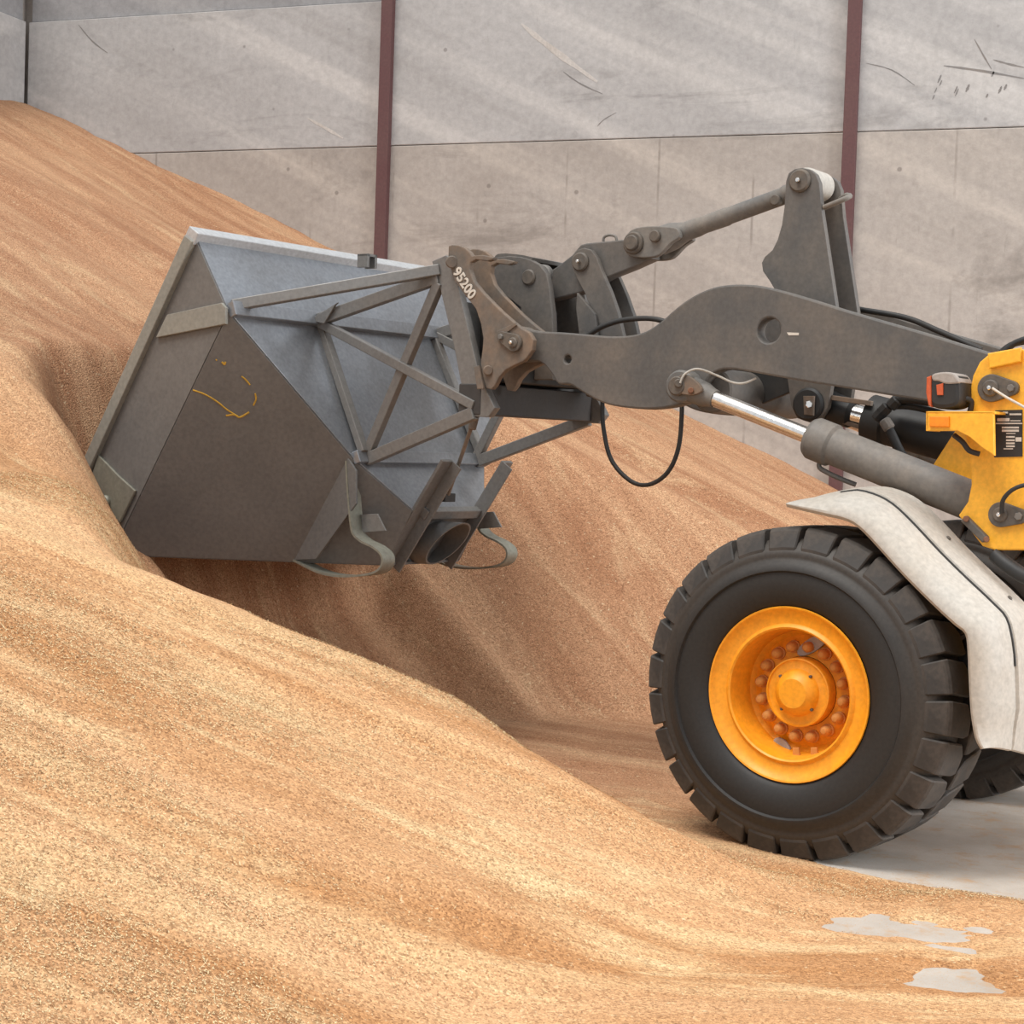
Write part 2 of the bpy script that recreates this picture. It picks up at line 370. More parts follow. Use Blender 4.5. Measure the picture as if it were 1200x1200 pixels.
def mirror(o, name=None):
    """copy of a loader/bucket part reflected in the centre plane"""
    me = o.data.copy()
    for v in me.vertices: v.co.x = 2*WC-v.co.x
    me.flip_normals()
    c = o.copy(); c.data = me; COL.objects.link(c); c.parent = o.parent
    return c

# ------------------------------------------------------------------ the hall
floor = box('floor', (-2, 6.5, -0.1), (28, 18.0, 0.2), 'floor', None, 0); tag(floor, kind='structure')

XC = -11.26        # corner with the left wall
wall = mesh_obj('wall_back', *box_pts((-3.5, WALLY+0.22, 3.6), 16.6, 0.2, 7.2), 'conc2'); tag(wall, kind='structure')
colx = [-7.135, -2.67, 1.80]
edges = [XC]+colx+[4.6]
for a, b in zip(edges[:-1], edges[1:]):
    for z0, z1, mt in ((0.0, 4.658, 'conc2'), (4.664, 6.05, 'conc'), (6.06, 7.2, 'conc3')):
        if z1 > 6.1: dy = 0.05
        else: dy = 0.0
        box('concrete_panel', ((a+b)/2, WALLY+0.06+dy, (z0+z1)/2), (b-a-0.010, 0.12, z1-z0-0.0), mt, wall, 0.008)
for x in colx:
    c = box('steel_column', (x, WALLY-0.03, 3.6), (0.115, 0.09, 7.2), 'column', wall, 0.004)
wl = mesh_obj('wall_left', *box_pts((XC-0.22, 9.0, 3.6), 0.2, 13.4, 7.2), 'conc2'); tag(wl, kind='structure')
for y0, y1 in ((2.4, 6.3), (6.32, 10.5), (10.52, 14.92), (14.94, 15.46)):
    for z0, z1, mt in ((0, 4.66, 'conc2'), (4.66, 6.05, 'conc'), (6.06, 7.2, 'conc3')):
        box('concrete_panel', (XC-0.06-(0.04 if z1 > 7 else 0), (y0+y1)/2, (z0+z1)/2), (0.12, y1-y0, z1-z0), mt, wl, 0.008)

# scrapes and scratches left on the concrete by machines
M['scrape'] = paint('scrape_dark', (0.20, 0.19, 0.185), 0.9, 0.3, seed=28)
M['scrapepale'] = paint('scrape_pale', (0.52, 0.49, 0.46), 0.9, 0.3, seed=29)
def wallpt(x, y):
    d = ray(x, y); t = WALLY/d[1]; p = EYE+t*d; return (p[0], p[2])
def scrape(pts, wid, mat):
    P = [np.array(q) for q in spline([wallpt(*q) for q in pts], 4)]; n = len(P); v = []; f = []
    for i, p in enumerate(P):
        d = P[min(i+1, n-1)]-P[max(i-1, 0)]; d /= np.linalg.norm(d); q = np.array([-d[1], d[0]])*wid*(0.25+0.75*math.sin(math.pi*(i+0.3)/(n-0.4)))*(0.8+0.4*((i*7) % 3)/2)
        for sg in (-1, 1): v.append((p[0]+sg*q[0]/2, WALLY-0.0015, p[1]+sg*q[1]/2))
    for i in range(n-1): f.append((2*i, 2*i+1, 2*i+3, 2*i+2))
    return mesh_obj('scrape_mark', v, f, mat, wall)
for pts, wid, mt in (([(1106, 77), (1150, 83), (1200, 92)], 0.020, 'scrape'), ([(1164, 70), (1182, 75), (1200, 79)], 0.016, 'scrape'), ([(1142, 46), (1152, 64), (1162, 81)], 0.012, 'scrape'),
                     ([(92, 29), (108, 48), (126, 62)], 0.014, 'scrape'), ([(660, 84), (680, 98), (706, 110)], 0.012, 'scrape'), ([(1015, 74), (1045, 82), (1072, 100)], 0.010, 'scrape'),
                     ([(611, 28), (648, 58), (700, 96)], 0.055, 'scrapepale'), ([(360, 138), (385, 152), (402, 162)], 0.030, 'scrapepale'), ([(1003, 398), (1060, 440), (1100, 470)], 0.012, 'scrapepale'), ([(700, 148), (708, 140), (722, 132)], 0.008, 'scrape')):
    scrape(pts, wid, mt)
rs = np.random.default_rng(3)
for k in range(11):
    x0 = rs.uniform(1095, 1190); y0 = rs.uniform(80, 112); h_ = rs.uniform(3, 11); scrape([(x0, y0), (x0-h_*0.2, y0+h_*0.5), (x0-h_*0.45, y0+h_)], rs.uniform(0.008, 0.022), 'scrape')

# ------------------------------------------------------------------ the heap
def vnoise(x, y, seed=0):
    xi = np.floor(x).astype(np.int64); yi = np.floor(y).astype(np.int64); xf = x-xi; yf = y-yi
    def h(a, b):
        n = (a*374761393+b*668265263+seed*974711) & 0x7fffffff
        n = ((n ^ (n >> 13))*1274126177) & 0x7fffffff
        return ((n ^ (n >> 16)) & 0xffff)/65535.0
    u = xf*xf*(3-2*xf); v = yf*yf*(3-2*yf)
    return (h(xi, yi)*(1-u)+h(xi+1, yi)*u)*(1-v)+(h(xi, yi+1)*(1-u)+h(xi+1, yi+1)*u)*v-0.5
def fbm(x, y, seed=0, o=4):
    s = 0; a = 1.0
    for k in range(o): s = s+a*vnoise(x*2**k, y*2**k, seed+k); a *= 0.5
    return s
def smin(a, b, k): h = np.clip(0.5+0.5*(b-a)/k, 0, 1); return b*(1-h)+a*h-k*h*(1-h)
def smax(a, b, k): return -smin(-a, -b, k)
def heap_h(X, Y):
    dx, dy = X-AX[0], Y-AX[1]
    Fc = dx*LF[0]+dy*LF[1]; Wc = dx*LW[0]+dy*LW[1]
    # the pile at its angle of repose, with avalanche lanes along the fall line
    z = 0.427*(0.985-X)+0.110*(Y-WALLY)
    def lane(sx, sy, seed, o, deg):
        an = math.radians(deg); fl = X*math.cos(an)+Y*math.sin(an); ac = -X*math.sin(an)+Y*math.cos(an)
        return fbm(fl*sx+3.1, ac*sy, seed, o)
    sd_ = np.clip((Y-6.3)/1.9, 0, 1); sd_ = sd_*sd_*(3-2*sd_)
    def lanes2(sx, sy, seed, o): return lane(sx, sy, seed, o, 19.0)*(1-sd_)+lane(sx, sy, seed, o, -17.0)*sd_
    wfade = np.clip((WALLY-Y)/2.5, 0, 1)
    z = z+lanes2(0.10, 0.55, 5, 3)*0.17*wfade*(0.4+0.6*sd_)+lanes2(0.3, 2.2, 9, 3)*0.06*(0.3+0.7*wfade)+lanes2(0.7, 4.5, 19, 3)*0.035
    # ground the loader has dug out
    toe = np.interp(Fc, [-3, -0.4, 0.1, 0.73, 1.2, 2.35, 3.2], [-0.2, -0.35, -0.42, -0.22, 0.08, 0.0, 0.0])
    near = 0.75*(toe-Wc)
    sw = np.interp(Fc, [2.3, 3.06, 3.6, 4.0, 4.3], [0.9, 1.05, 1.15, 1.3, 1.6])
    inb = np.clip((Wc-0.1)*4, 0, 1)*np.clip((2.4-Wc)*4, 0, 1)      # hollow under the bucket
    face = 1.03+0.85*(Fc-4.12)-0.45*inb*np.clip((4.5-Fc)*3, 0, 1)+1.5*np.maximum(0, Fc-4.62)
    face = face+sw*np.maximum(0, -0.05-Wc)+0.9*np.maximum(0, Wc-2.55)
    fw_ = Wc-3.4; farb = np.minimum(1.0*fw_+0.05, 0.62+0.42*(fw_-0.57))
    dug = smax(smax(near, face, 0.12), farb, 0.15)
    z = z-0.34*np.exp(-((Fc-4.1)/0.85)**2-((Wc+1.2)/0.8)**2)
    z = smin(z, dug, 0.16+0.24*np.exp(-((Fc-3.9)/0.8)**2-((Wc+0.9)/0.8)**2))
    # roll of grain pushed up ahead of the bucket
    z = z+0.05*np.exp(-((Fc-4.5)/0.40)**2-((Wc+0.45)/0.60)**2)-0.12*np.exp(-((Fc-5.6)/0.5)**2-((Wc+0.6)/1.0)**2)
    # thin spill over the floor
    spill = 0.036+0.026*fbm(X*1.3, Y*1.3, 21, 4)
    inside = np.clip((Wc+0.10)/0.3, 0, 1)*np.clip((0.25-Fc)/0.5, 0, 1)
    spill = spill-0.065*inside
    bare = np.exp(-((X+0.95)/0.55)**2-((Y-6.95)/0.35)**2)+0.8*np.exp(-((X+0.35)/0.4)**2-((Y-6.35)/0.3)**2)
    spill = spill-bare*(0.038+0.060*fbm(X*3.1, Y*6.5, 77, 5))+0.012*fbm(X*9, Y*9, 79, 2)*np.clip(bare*3, 0, 1)
    z = smax(z, spill, 0.10)-0.012
    z = z+0.010*fbm(X*5, Y*5, 31, 3)+0.010*lanes2(1.5, 9, 41, 2)
    return z
gx = np.concatenate([np.arange(-14.5, -6, 0.06), np.arange(-6, 4.4, 0.035)])
gx = gx[gx > XC+0.0]
gy = np.concatenate([np.arange(2.4, 9.6, 0.035), np.arange(9.6, WALLY, 0.06), [WALLY-0.001]])
GX, GY = np.meshgrid(gx, gy, indexing='ij'); GZ = heap_h(GX, GY)
nx, ny = GX.shape
verts = np.stack([GX, GY, GZ], -1).reshape(-1, 3)
ii, jj = np.meshgrid(np.arange(nx-1), np.arange(ny-1), indexing='ij'); a_ = (ii*ny+jj)
quads = np.stack([a_, a_+ny, a_+ny+1, a_+1], -1).reshape(-1, 4)
keep = GZ.reshape(-1)[quads].max(1) > -0.02
quads = quads[keep]
me = bpy.data.meshes.new('grain_heap'); me.vertices.add(len(verts)); me.vertices.foreach_set('co', verts.reshape(-1))
me.loops.add(len(quads)*4); me.loops.foreach_set('vertex_index', quads.reshape(-1).astype(np.int32))
me.polygons.add(len(quads)); me.polygons.foreach_set('loop_start', np.arange(len(quads), dtype=np.int32)*4)
me.polygons.foreach_set('use_smooth', np.ones(len(quads), dtype=bool)); me.update(); me.validate()
me.materials.append(M['grain'])
heap = link(bpy.data.objects.new('grain_heap', me))
tag(heap, 'huge sloping heap of loose golden wheat grain against the concrete wall', 'grain heap', kind='stuff')

# ------------------------------------------------------------------ the loader
ld = empty('wheel_loader', (AX[0], AX[1], 0), PHI)
tag(ld, 'yellow wheel loader with grey lifting arms and big black tyres', 'wheel loader')
WD = Vector((1, 0, 0))

# wheels ------------------------------------------------
TW0, TW1, TR = 0.045, 0.515, 0.75
def lug_mesh(name, side):
    """one tread block of 1/26 turn; side 0 = outer row, 1 = inner row"""
    p = 2*math.pi/26; g = 0.425*p; v = []; f = []
    # (w, radius bottom, radius top, angle shift)
    mid = (TW0+TW1)/2
    if side == 0: st = [(-0.005, 0.635, 0.660, 0.0), (0.030, 0.68, 0.738, 0.0), (TW0+0.005, 0.69, TR, 0.0), (mid-0.06, 0.69, TR+0.004, 0.16*p), (mid-0.012, 0.69, TR+0.004, 0.30*p)]
    else: st = [(mid+0.012, 0.69, TR+0.004, 0.30*p), (mid+0.06, 0.69, TR+0.004, 0.16*p), (TW1-0.005, 0.69, TR, 0.0), (TW1+0.03-0.015, 0.68, 0.738, 0.0), (TW1+0.05, 0.635, 0.660, 0.0)]
    na = 3
    for k, (w, rb, rt, sh) in enumerate(st):
        gg = g*(0.62 if (side == 0 and k == 4) or (side == 1 and k == 0) else 1.0)
        for r in (rb, rt):
            for i in range(na): an = sh-gg+2*gg*i/(na-1); v.append((w, r*math.cos(an), r*math.sin(an)))
    m = 2*na
    for k in range(len(st)-1):
        ring = [0, 1, 2, 5, 4, 3]
        for q in range(6):
            a, b = ring[q], ring[(q+1) % 6]
            f.append((k*m+a, k*m+b, (k+1)*m+b, (k+1)*m+a))
    f.append((0, 3, 4, 5, 2, 1)); e = (len(st)-1)*m; f.append((e, e+1, e+2, e+5, e+4, e+3))
    me = bpy.data.meshes.new(name); me.from_pydata(v, [], f)
    bm = bmesh.new(); bm.from_mesh(me); bmesh.ops.recalc_face_normals(bm, faces=bm.faces)
    bmesh.ops.bevel(bm, geom=[e for e in bm.edges if e.calc_face_angle(0) > 0.6], offset=0.006, segments=1, affect='EDGES'); bm.to_mesh(me); bm.free()
    me.materials.append(M['tread']); return me
LUG = [lug_mesh('tread_lug', 0), lug_mesh('tread_lug', 1)]
def front_wheel(near=True):
    O = (0, 0, AZ)
    prof = [(0.03, 0.375), (0.008, 0.392), (-0.004, 0.40), (-0.020, 0.425), (-0.034, 0.47), (-0.037, 0.515), (-0.032, 0.548), (-0.044, 0.556), (-0.043, 0.566), (-0.030, 0.590), (-0.016, 0.605), (-0.012, 0.618), (-0.014, 0.628), (-0.006, 0.645), (0.02, 0.678), (0.05, 0.698), (0.26, 0.703)]
    prof = prof+[(TW0+TW1-w, r) for w, r in prof[-2::-1]]
    ty = lathe('front_wheel', prof, O, WD, 'rubber', ld, 96, 60)
    rim = lathe('rim', [(0.03, 0.372), (0.004, 0.390), (-0.006, 0.396), (-0.012, 0.393), (-0.010, 0.386), (0.004, 0.374), (0.016, 0.345), (0.018, 0.318), (0.008, 0.309), (0.004, 0.302), (0.010, 0.294), (0.035, 0.289), (0.10, 0.284), (0.17, 0.276), (0.19, 0.255), (0.182, 0.235), (0.168, 0.215), (0.168, 0.16), (0.40, 0.16)], O, WD, 'rimyellow', ty, 96, 28)
    lathe('hub', [(0.168, 0.158), (0.110, 0.158), (0.098, 0.155), (0.096, 0.149), (0.104, 0.145), (0.106, 0.130), (0.098, 0.108), (0.072, 0.097), (0.052, 0.074), (0.046, 0.066), (0.046, 0.0)], O, WD, 'rimyellow', ty, 64, 28)
    for k in range(4):
        an = 0.7+k*math.pi/2; p = Vector((0.083, 0.105*math.cos(an), AZ+0.105*math.sin(an)))
        cyl('hub_screw', p+Vector((0.01, 0, 0)), p-Vector((0.006, 0, 0)), 0.007, 'pin', ty, 10, 0.002)
    nut = None
    for k in range(16):
        an = 2*math.pi*(k+0.3)/16; c = Vector((0, 0.207*math.cos(an), AZ+0.207*math.sin(an)))
        if nut is None:
            nut = lathe('wheel_nut', [(0.168, 0.030), (0.158, 0.030), (0.156, 0.024), (0.128, 0.024), (0.118, 0.020), (0.110, 0.012), (0.107, 0.0)], (0, 0, 0), WD, 'nut', ty, 16, 30); nut.location = c
        else:
            o = nut.copy(); COL.objects.link(o); o.parent = ty; o.location = c
    for k in range(26):
        for s in (0, 1):
            o = bpy.data.objects.new('tread_lug', LUG[s]); link(o, ty)
            o.location = (0, 0, AZ); o.rotation_euler = (2*math.pi*(k+0.15+0.5*s)/26, 0, 0)
    if near:
        # brake parts showing through the hand holes of the disc
        for cx, cyy, rot, sx, sy in ((952, 756, -0.6, 0.085, 0.032), (917, 878, 0.9, 0.06, 0.04)):
            f0, u0 = at(cx, cyy, 0.16)
            pts = [(f0+sx*math.cos(a)*math.cos(rot)-sy*math.sin(a)*math.sin(rot), u0+sx*math.cos(a)*math.sin(rot)+sy*math.sin(a)*math.cos(rot)) for a in np.linspace(0, 2*math.pi, 14, endpoint=False)]
            plate('brake_cover', pts, 0.152, 0.168, 'greybrake', ty, 0.003)
        for cx in (936, 957):
            f0, u0 = at(cx, 884, 0.12)
            plate('rim_tab', [(f0-0.018, u0-0.03), (f0+0.02, u0-0.03), (f0+0.022, u0+0.03), (f0-0.008, u0+0.034)], 0.10, 0.115, 'nut', ty, 0.002)
    return ty
wn = front_wheel(True)
def copy_tree(o, parent):
    c = o.copy(); COL.objects.link(c); c.parent = parent
    for ch in list(o.children):
        g = ch.copy(); COL.objects.link(g); g.parent = c
    return c
wf = copy_tree(wn, ld)
# far wheel: the same wheel turned round to face the other side
wf.matrix_local = Matrix.Translation((2*WC, 0, 0)) @ Matrix.Rotation(math.pi, 4, 'Z')

# axle -------------------------------------------------
lathe('axle', [(0.20, 0.0), (0.20, 0.155), (0.50, 0.15), (0.62, 0.12), (0.95, 0.14), (1.05, 0.22), (1.235, 0.25), (1.42, 0.22), (1.52, 0.14), (1.85, 0.12), (1.97, 0.15), (2.27, 0.155), (2.27, 0)], (0, 0, AZ), WD, 'black', ld, 32)

# front frame (yellow) ----------------------------------
tower = [(1160, 414), (1148, 424), (1140, 440), (1136, 460), (1134, 480), (1130, 500), (1133, 520), (1137, 545), (1138, 568), (1134, 588), (1123, 604), (1151, 640), (1166, 645), (1250, 645), (1250, 404), (1200, 409)]
T1 = pxplate('tower_plate', tower, 0.50, 0.545, 'yellow', ld, bevel=0.008); mirror(T1)
inner = [(1122, 500), (1093, 545), (1105, 580), (1140, 610), (1250, 640), (1250, 420), (1165, 430), (1142, 465)]
T2 = pxplate('tower_plate', inner, 0.86, 0.91, 'yellow', ld, bevel=0.006); mirror(T2)
fb = at(1205, 600, 0.9)
box('frame_body', L(fb[0]-0.42, 0.20, WC), (0.66, 0.75, 0.85), 'yellow', ld, 0.03)
tb = pxplate('top_tab', [(1157, 414), (1196, 407), (1196, 424), (1159, 432)], 0.475, 0.50, 'yellow', ld, bevel=0.006); mirror(tb)
def pin_plate(c, e, r, re, w, name='pin_plate'):
    """round pin cap with an ear"""
    fc = np.array(at(*c, w)); fe = np.array(at(*e, w)); d = fe-fc; l = np.linalg.norm(d); a0 = math.atan2(d[1], d[0]); be = math.acos((r-re)/l)
    o = [tuple(fc+r*np.array([math.cos(a), math.sin(a)])) for a in np.linspace(a0+be, a0+2*math.pi-be, 18)]
    o += [tuple(fe+re*np.array([math.cos(a), math.sin(a)])) for a in np.linspace(a0-be, a0+be, 9)]
    p = plate(name, o, w-0.022, w+0.004, 'pin', ld, 0.004)
    cyl('pin', L(*fc, w-0.005), L(*fc, w-0.034), r*0.6, 'pin', p, 24, 0.006)
    cyl('grease_nipple', L(*fc, w-0.03), L(*fc, w-0.052), 0.010, 'chrome', p, 10, 0.003)
    cyl('bolt', L(*fe, w-0.02), L(*fe, w-0.036), re*0.55, 'cyl', p, 6, 0.003)
    return p
pin_plate((1163, 455), (1187, 455), 0.062, 0.032, 0.50)
pin_plate((1174, 603), (1196, 605), 0.056, 0.034, 0.50)
tube('grease_line', [atl(1163, 455, 0.455), atl(1180, 466, 0.445), atl(1205, 480, 0.455), atl(1235, 500, 0.485)], 0.006, 'white', ld)
tube('hose', [atl(1174, 601, 0.455), atl(1176, 585, 0.435), atl(1190, 572, 0.435), atl(1215, 566, 0.455), atl(1240, 566, 0.495)], 0.010, 'black', ld)
tube('hose', [atl(1166, 650, 0.52), atl(1180, 662, 0.50), atl(1202, 676, 0.50), atl(1240, 690, 0.52)], 0.035, 'black', ld)
tube('hose', [atl(1176, 414, 1.2), atl(1190, 402, 1.2), atl(1215, 395, 1.2), atl(1240, 398, 1.2)], 0.016, 'black', ld)
tube('hose', [atl(1168, 418, 1.3), atl(1186, 404, 1.3), atl(1215, 399, 1.3), atl(1240, 404, 1.3)], 0.016, 'black', ld)
# the data plate
dp = pxplate('data_plate', [(1166, 481), (1198, 480), (1198, 535), (1165, 536)], 0.495, 0.50, 'black', ld, bevel=0.001)
for x0, y0, x1, y1 in ((1175, 482.5, 1181, 484.5), (1183, 484.5, 1197, 486.5), (1168.5, 490, 1183, 493.8), (1184, 492.5, 1196, 493.7), (1167, 495.5, 1198, 497), (1174, 500, 1194, 502.2), (1174, 503.5, 1194, 506), (1179, 507.5, 1190, 508.5), (1179, 511, 1189, 513), (1179, 515, 1189, 517), (1179, 518.5, 1189, 520.5), (1179, 522, 1189, 524), (1190, 512.5, 1197, 517.5), (1176, 525.3, 1187, 526.6)):
    pxplate('print_line', [(x0, y0), (x1, y0), (x1, y1), (x0, y1)], 0.4935, 0.4952, 'white', dp, bevel=0.0002)
# small dark step bracket
bar('step_bracket', atl(1131, 607, 0.50), atl(1157, 633, 0.50), 0.06, 0.035, 'pin', ld, (1, 0, 0), 0.006)
for q in ((1132, 608), (1156, 632)): cyl('bolt', atl(*q, 0.475), atl(*q, 0.455), 0.014, 'rust', ld, 10, 0.003)
# head lamp on its bracket
br = pxplate('lamp_bracket', [(1085, 482), (1164, 482), (1165, 534), (1150, 524), (1136, 512), (1122, 505), (1085, 505)], 0.36, 0.385, 'yellow', ld, bevel=0.004)
pxplate('bracket_top', [(1085, 482), (1166, 482), (1166, 485), (1085, 485)], 0.36, 0.50, 'yellow', br, bevel=0.002)
pxplate('bracket_front', [(1085, 482), (1088, 482), (1088, 505), (1085, 505)], 0.36, 0.50, 'yellow', br, bevel=0.002)
pxplate('marker_lens', [(1089, 487.5), (1112, 488), (1112, 500.5), (1089, 500)], 0.348, 0.362, 'orange', br, bevel=0.004)
tube('cable', [atl(1118, 510, 0.45), atl(1128, 518, 0.44), atl(1136, 528, 0.44), atl(1148, 532, 0.46)], 0.012, 'black', br)
hl = pxplate('head_lamp', spline([(1088, 444), (1093, 438), (1104, 436), (1116, 437), (1123, 444), (1125, 458), (1124, 472), (1116, 478), (1100, 479), (1089, 474), (1086, 460)], 3, True), 0.36, 0.52, 'black', ld, bevel=0.02)
pxplate('lamp_lens', [(1085.5, 442), (1091, 440), (1091, 477), (1087.5, 475), (1084.8, 460)], 0.352, 0.525, 'redlens', hl, bevel=0.006)
pxplate('side_reflector', [(1097, 451), (1105, 449), (1105, 463), (1098, 463)], 0.353, 0.362, 'redlens', hl, bevel=0.002)
pxplate('lamp_cap', spline([(1092, 439), (1104, 436), (1116, 437), (1122, 443), (1123, 449), (1108, 450), (1100, 447), (1093, 446)], 3, True), 0.355, 0.524, 'greybrake', hl, bevel=0.008)
tube('lamp_mount', [atl(1116, 476, 0.44), atl(1130, 468, 0.44), atl(1138, 471, 0.46), atl(1137, 482, 0.47)], 0.014, 'black', hl)

# lift arms ----------------------------------------------
arm_px = [(606, 384), (632, 388), (660, 389.5), (690, 392), (715, 394), (738, 393), (757, 388), (775, 376), (792, 361), (812, 347), (835, 337), (858, 333.5), (885, 334), (910, 339), (945, 349), (1000, 366), (1080, 389), (1158, 413), (1200, 426), (1213, 440), (1215, 465), (1205, 480), (1185, 484), (1130, 476), (1060, 466), (980, 453), (925, 444), (880, 436), (855, 432.5), (840, 435), (830, 443), (820, 460), (806, 471), (785, 477), (760, 479.5), (735, 478), (712, 474), (695, 467), (680, 458), (667, 450.5), (654, 450), (646, 438), (632, 424), (606, 424), (594, 418), (588, 404), (594, 390)]
AW0, AW1 = 0.70, 0.79
hole1 = circle(at(901, 387, AW0), 0.062, 24); hole2 = circle(at(665, 421, AW0), 0.021, 16)
A1 = plate('lift_arm', spline([at(x, y, AW0) for x, y in arm_px], 3, True), AW0, AW1, 'boom', ld, bevel=0.010, holes=[hole1, hole2]); mirror(A1)
pxplate('sticker', [(922, 389.5), (936, 390), (936, 393), (924, 393)], AW0-0.002, AW0+0.001, 'white', A1, bevel=0.0003)
# cross tube between the arms and the bracket of the bell crank
ct = at(838, 458, 0.81)
cyl('cross_tube', L(ct[0], ct[1], AW1-0.02), L(ct[0], ct[1], 2*WC-AW1+0.02), 0.115, 'boom', ld, 36, 0.01)
for w0 in (1.135, 1.30):
    pxplate('crank_bracket', [(850, 430), (935, 395), (975, 400), (985, 425), (960, 445), (905, 468), (872, 482), (845, 478)], w0, w0+0.035, 'black', ld, bevel=0.003)

# bell crank (two plates), link rod, links ----------------
crank_px = [(921, 212), (924, 203), (931, 198), (940, 196.5), (949, 198.5), (956, 204), (960, 214), (963, 247), (980, 360), (982, 400), (976, 440), (970, 478), (962, 490), (948, 495), (934, 490), (927, 476), (922, 440), (914, 390), (909, 350), (907, 338), (901, 328), (894, 318), (892.5, 308), (896, 301), (905, 293), (911, 281), (916, 264), (919, 243)]
B1 = pxplate('bell_crank', crank_px, 1.085, 1.125, 'boom', ld, bevel=0.004); mirror(B1)
bt = at(938, 212, 1.085)
cyl('crank_pin', L(*bt, 1.065), L(*bt, 1.405), 0.060, 'pin', ld, 32, 0.01)
cyl('grease_nipple', L(*bt, 1.066), L(*bt, 1.045), 0.012, 'chrome', ld, 10, 0.003)
cyl('rod_eye', L(*bt, 1.14), L(*bt, 1.335), 0.078, 'fender', ld, 36, 0.008)
bp_ = at(948, 474, 1.085)
cyl('crank_pin', L(*bp_, 1.062), L(*bp_, 1.41), 0.085, 'black', ld, 36, 0.012)
pxplate('pin_lock', [(941, 464), (954, 464), (953, 487), (942, 486)], 1.045, 1.062, 'coupler', ld, bevel=0.003)
cyl('bolt', atl(948, 474, 1.05), atl(948, 474, 1.03), 0.02, 'chrome', ld, 6, 0.004)
tube('crank_handle', [atl(966, 243, 1.10), atl(976, 239, 1.08), atl(990, 233, 1.08), atl(996, 230, 1.12), atl(992, 229, 1.22), atl(985, 233, 1.34)], 0.014, 'cyl', ld)
# link rod
r1 = Vector(L(*bt, WC)); j1f = at(745, 288, 1.16); r2 = Vector(L(*j1f, WC))
dd = (r2-r1); ln = dd.length
lathe('link_rod', [(0.05, 0.0), (0.05, 0.052), (0.16, 0.052), (0.18, 0.046), (0.50, 0.046), (0.52, 0.050), (0.66, 0.047), (0.70, 0.052), (ln-0.28, 0.052), (ln-0.20, 0.075), (ln-0.12, 0.080), (ln-0.12, 0)], r1, dd, 'cyl', ld, 28, 25)
c907 = at(907, 234, 1.16); cyl('bolt', L(*c907, 1.21), L(*c907, 1.165), 0.028, 'pin', ld, 18, 0.004)
FK = pxplate('rod_fork', spline([(731, 288), (734, 276), (742, 268), (760, 265), (788, 266), (795, 270), (796, 278), (786, 285), (772, 299), (757, 302), (742, 301), (734, 297)], 3, True), 1.145, 1.18, 'cyl', ld, bevel=0.006); mirror(FK)
pc = at(743, 285, 1.145); cyl('fork_pin', L(*pc, 1.125), L(*pc, 1.345), 0.062, 'pin', ld, 32, 0.008)
cyl('fork_pin_cap', L(*pc, 1.126), L(*pc, 1.108), 0.042, 'pin', ld, 24, 0.006)
pc = at(769, 277, 1.145); cyl('bolt', L(*pc, 1.15), L(*pc, 1.118), 0.032, 'pin', ld, 18, 0.005)
pxplate('tilt_link', [(612, 322), (622, 312), (647, 316), (656, 310), (670, 299), (680, 287), (687, 285), (728, 281), (758, 279), (766, 290), (764, 303), (740, 314), (712, 325), (683, 342), (645, 352), (622, 340)], 1.19, 1.28, 'boom', ld, bevel=0.008)
tube('lifting_eye', [atl(707, 283, WC), atl(708, 278, WC), atl(714, 275.5, WC), atl(721, 277, WC), atl(723, 283, WC)], 0.008, 'cyl', ld)
guide_px = [(669, 312), (670, 301), (676, 293), (684, 290.5), (693, 293), (699, 301), (706, 320), (716, 343), (724, 366), (730, 392), (735, 425), (700, 428), (699, 400), (693, 365), (686, 345), (677, 328)]
G1 = pxplate('guide_link', guide_px, 1.135, 1.17, 'boom', ld, bevel=0.004); mirror(G1)
pc = at(681, 307, 1.135); cyl('guide_pin', L(*pc, 1.115), L(*pc, 1.355), 0.053, 'pin', ld, 30, 0.008)
cyl('grease_nipple', L(*pc, 1.118), L(*pc, 1.09), 0.010, 'chrome', ld, 10, 0.003)
G2 = pxplate('inner_link', [(676, 343), (684, 352), (697, 368), (701, 400), (704, 430), (682, 430), (679, 395), (675, 362)], 1.10, 1.125, 'boom', ld, bevel=0.003)

# coupler (hooks and centre mount) ------------------------
def z2(X, Y): return (500+X/5.218, 270+Y/5.218)
hook = [z2(*q) for q in ((133, 95), (155, 88), (190, 90), (230, 105), (258, 130), (276, 155), (340, 150), (412, 165), (405, 178), (370, 188), (300, 178), (268, 195), (262, 240), (285, 310), (340, 378), (450, 490), (530, 560), (580, 600), (625, 625), (650, 670), (645, 730), (610, 780), (590, 800), (540, 822), (480, 855), (440, 900), (415, 950), (395, 972), (365, 966), (335, 880), (330, 800), (340, 730), (345, 660), (330, 570), (300, 480), (230, 390), (165, 300), (150, 240), (130, 190))]
H1 = pxplate('coupler_hook', hook, 0.615, 0.655, 'coupler', ld, bevel=0.005); mirror(H1)
H2 = pxplate('coupler_hook', [(x, y) for x, y in hook], 0.615, 0.655, 'coupler', ld, bevel=0.005)
for v in H2.data.vertices: v.co.x += 0.195
mirror(H2)
pp = pin_plate((604, 402), (590, 395), 0.048, 0.030, 0.615, 'pin_plate')
ac = at(606, 403, 0.72)
for s in (0, 1):
    w0, w1 = (0.65, 0.815) if s == 0 else (2*WC-0.65, 2*WC-0.815)
    cyl('arm_bush', L(*ac, w0), L(*ac, w1), 0.098, 'coupler', ld, 32, 0.012)
for q, r in (((529.5, 307), 0.035), ((572, 434), 0.028)): cyl('bolt', atl(*q, 0.62), atl(*q, 0.595), r, 'coupler', ld, 18, 0.006)
pxplate('rib', [(582, 388), (604, 378), (605, 381), (583, 398)], 0.605, 0.618, 'coupler', ld, bevel=0.003)
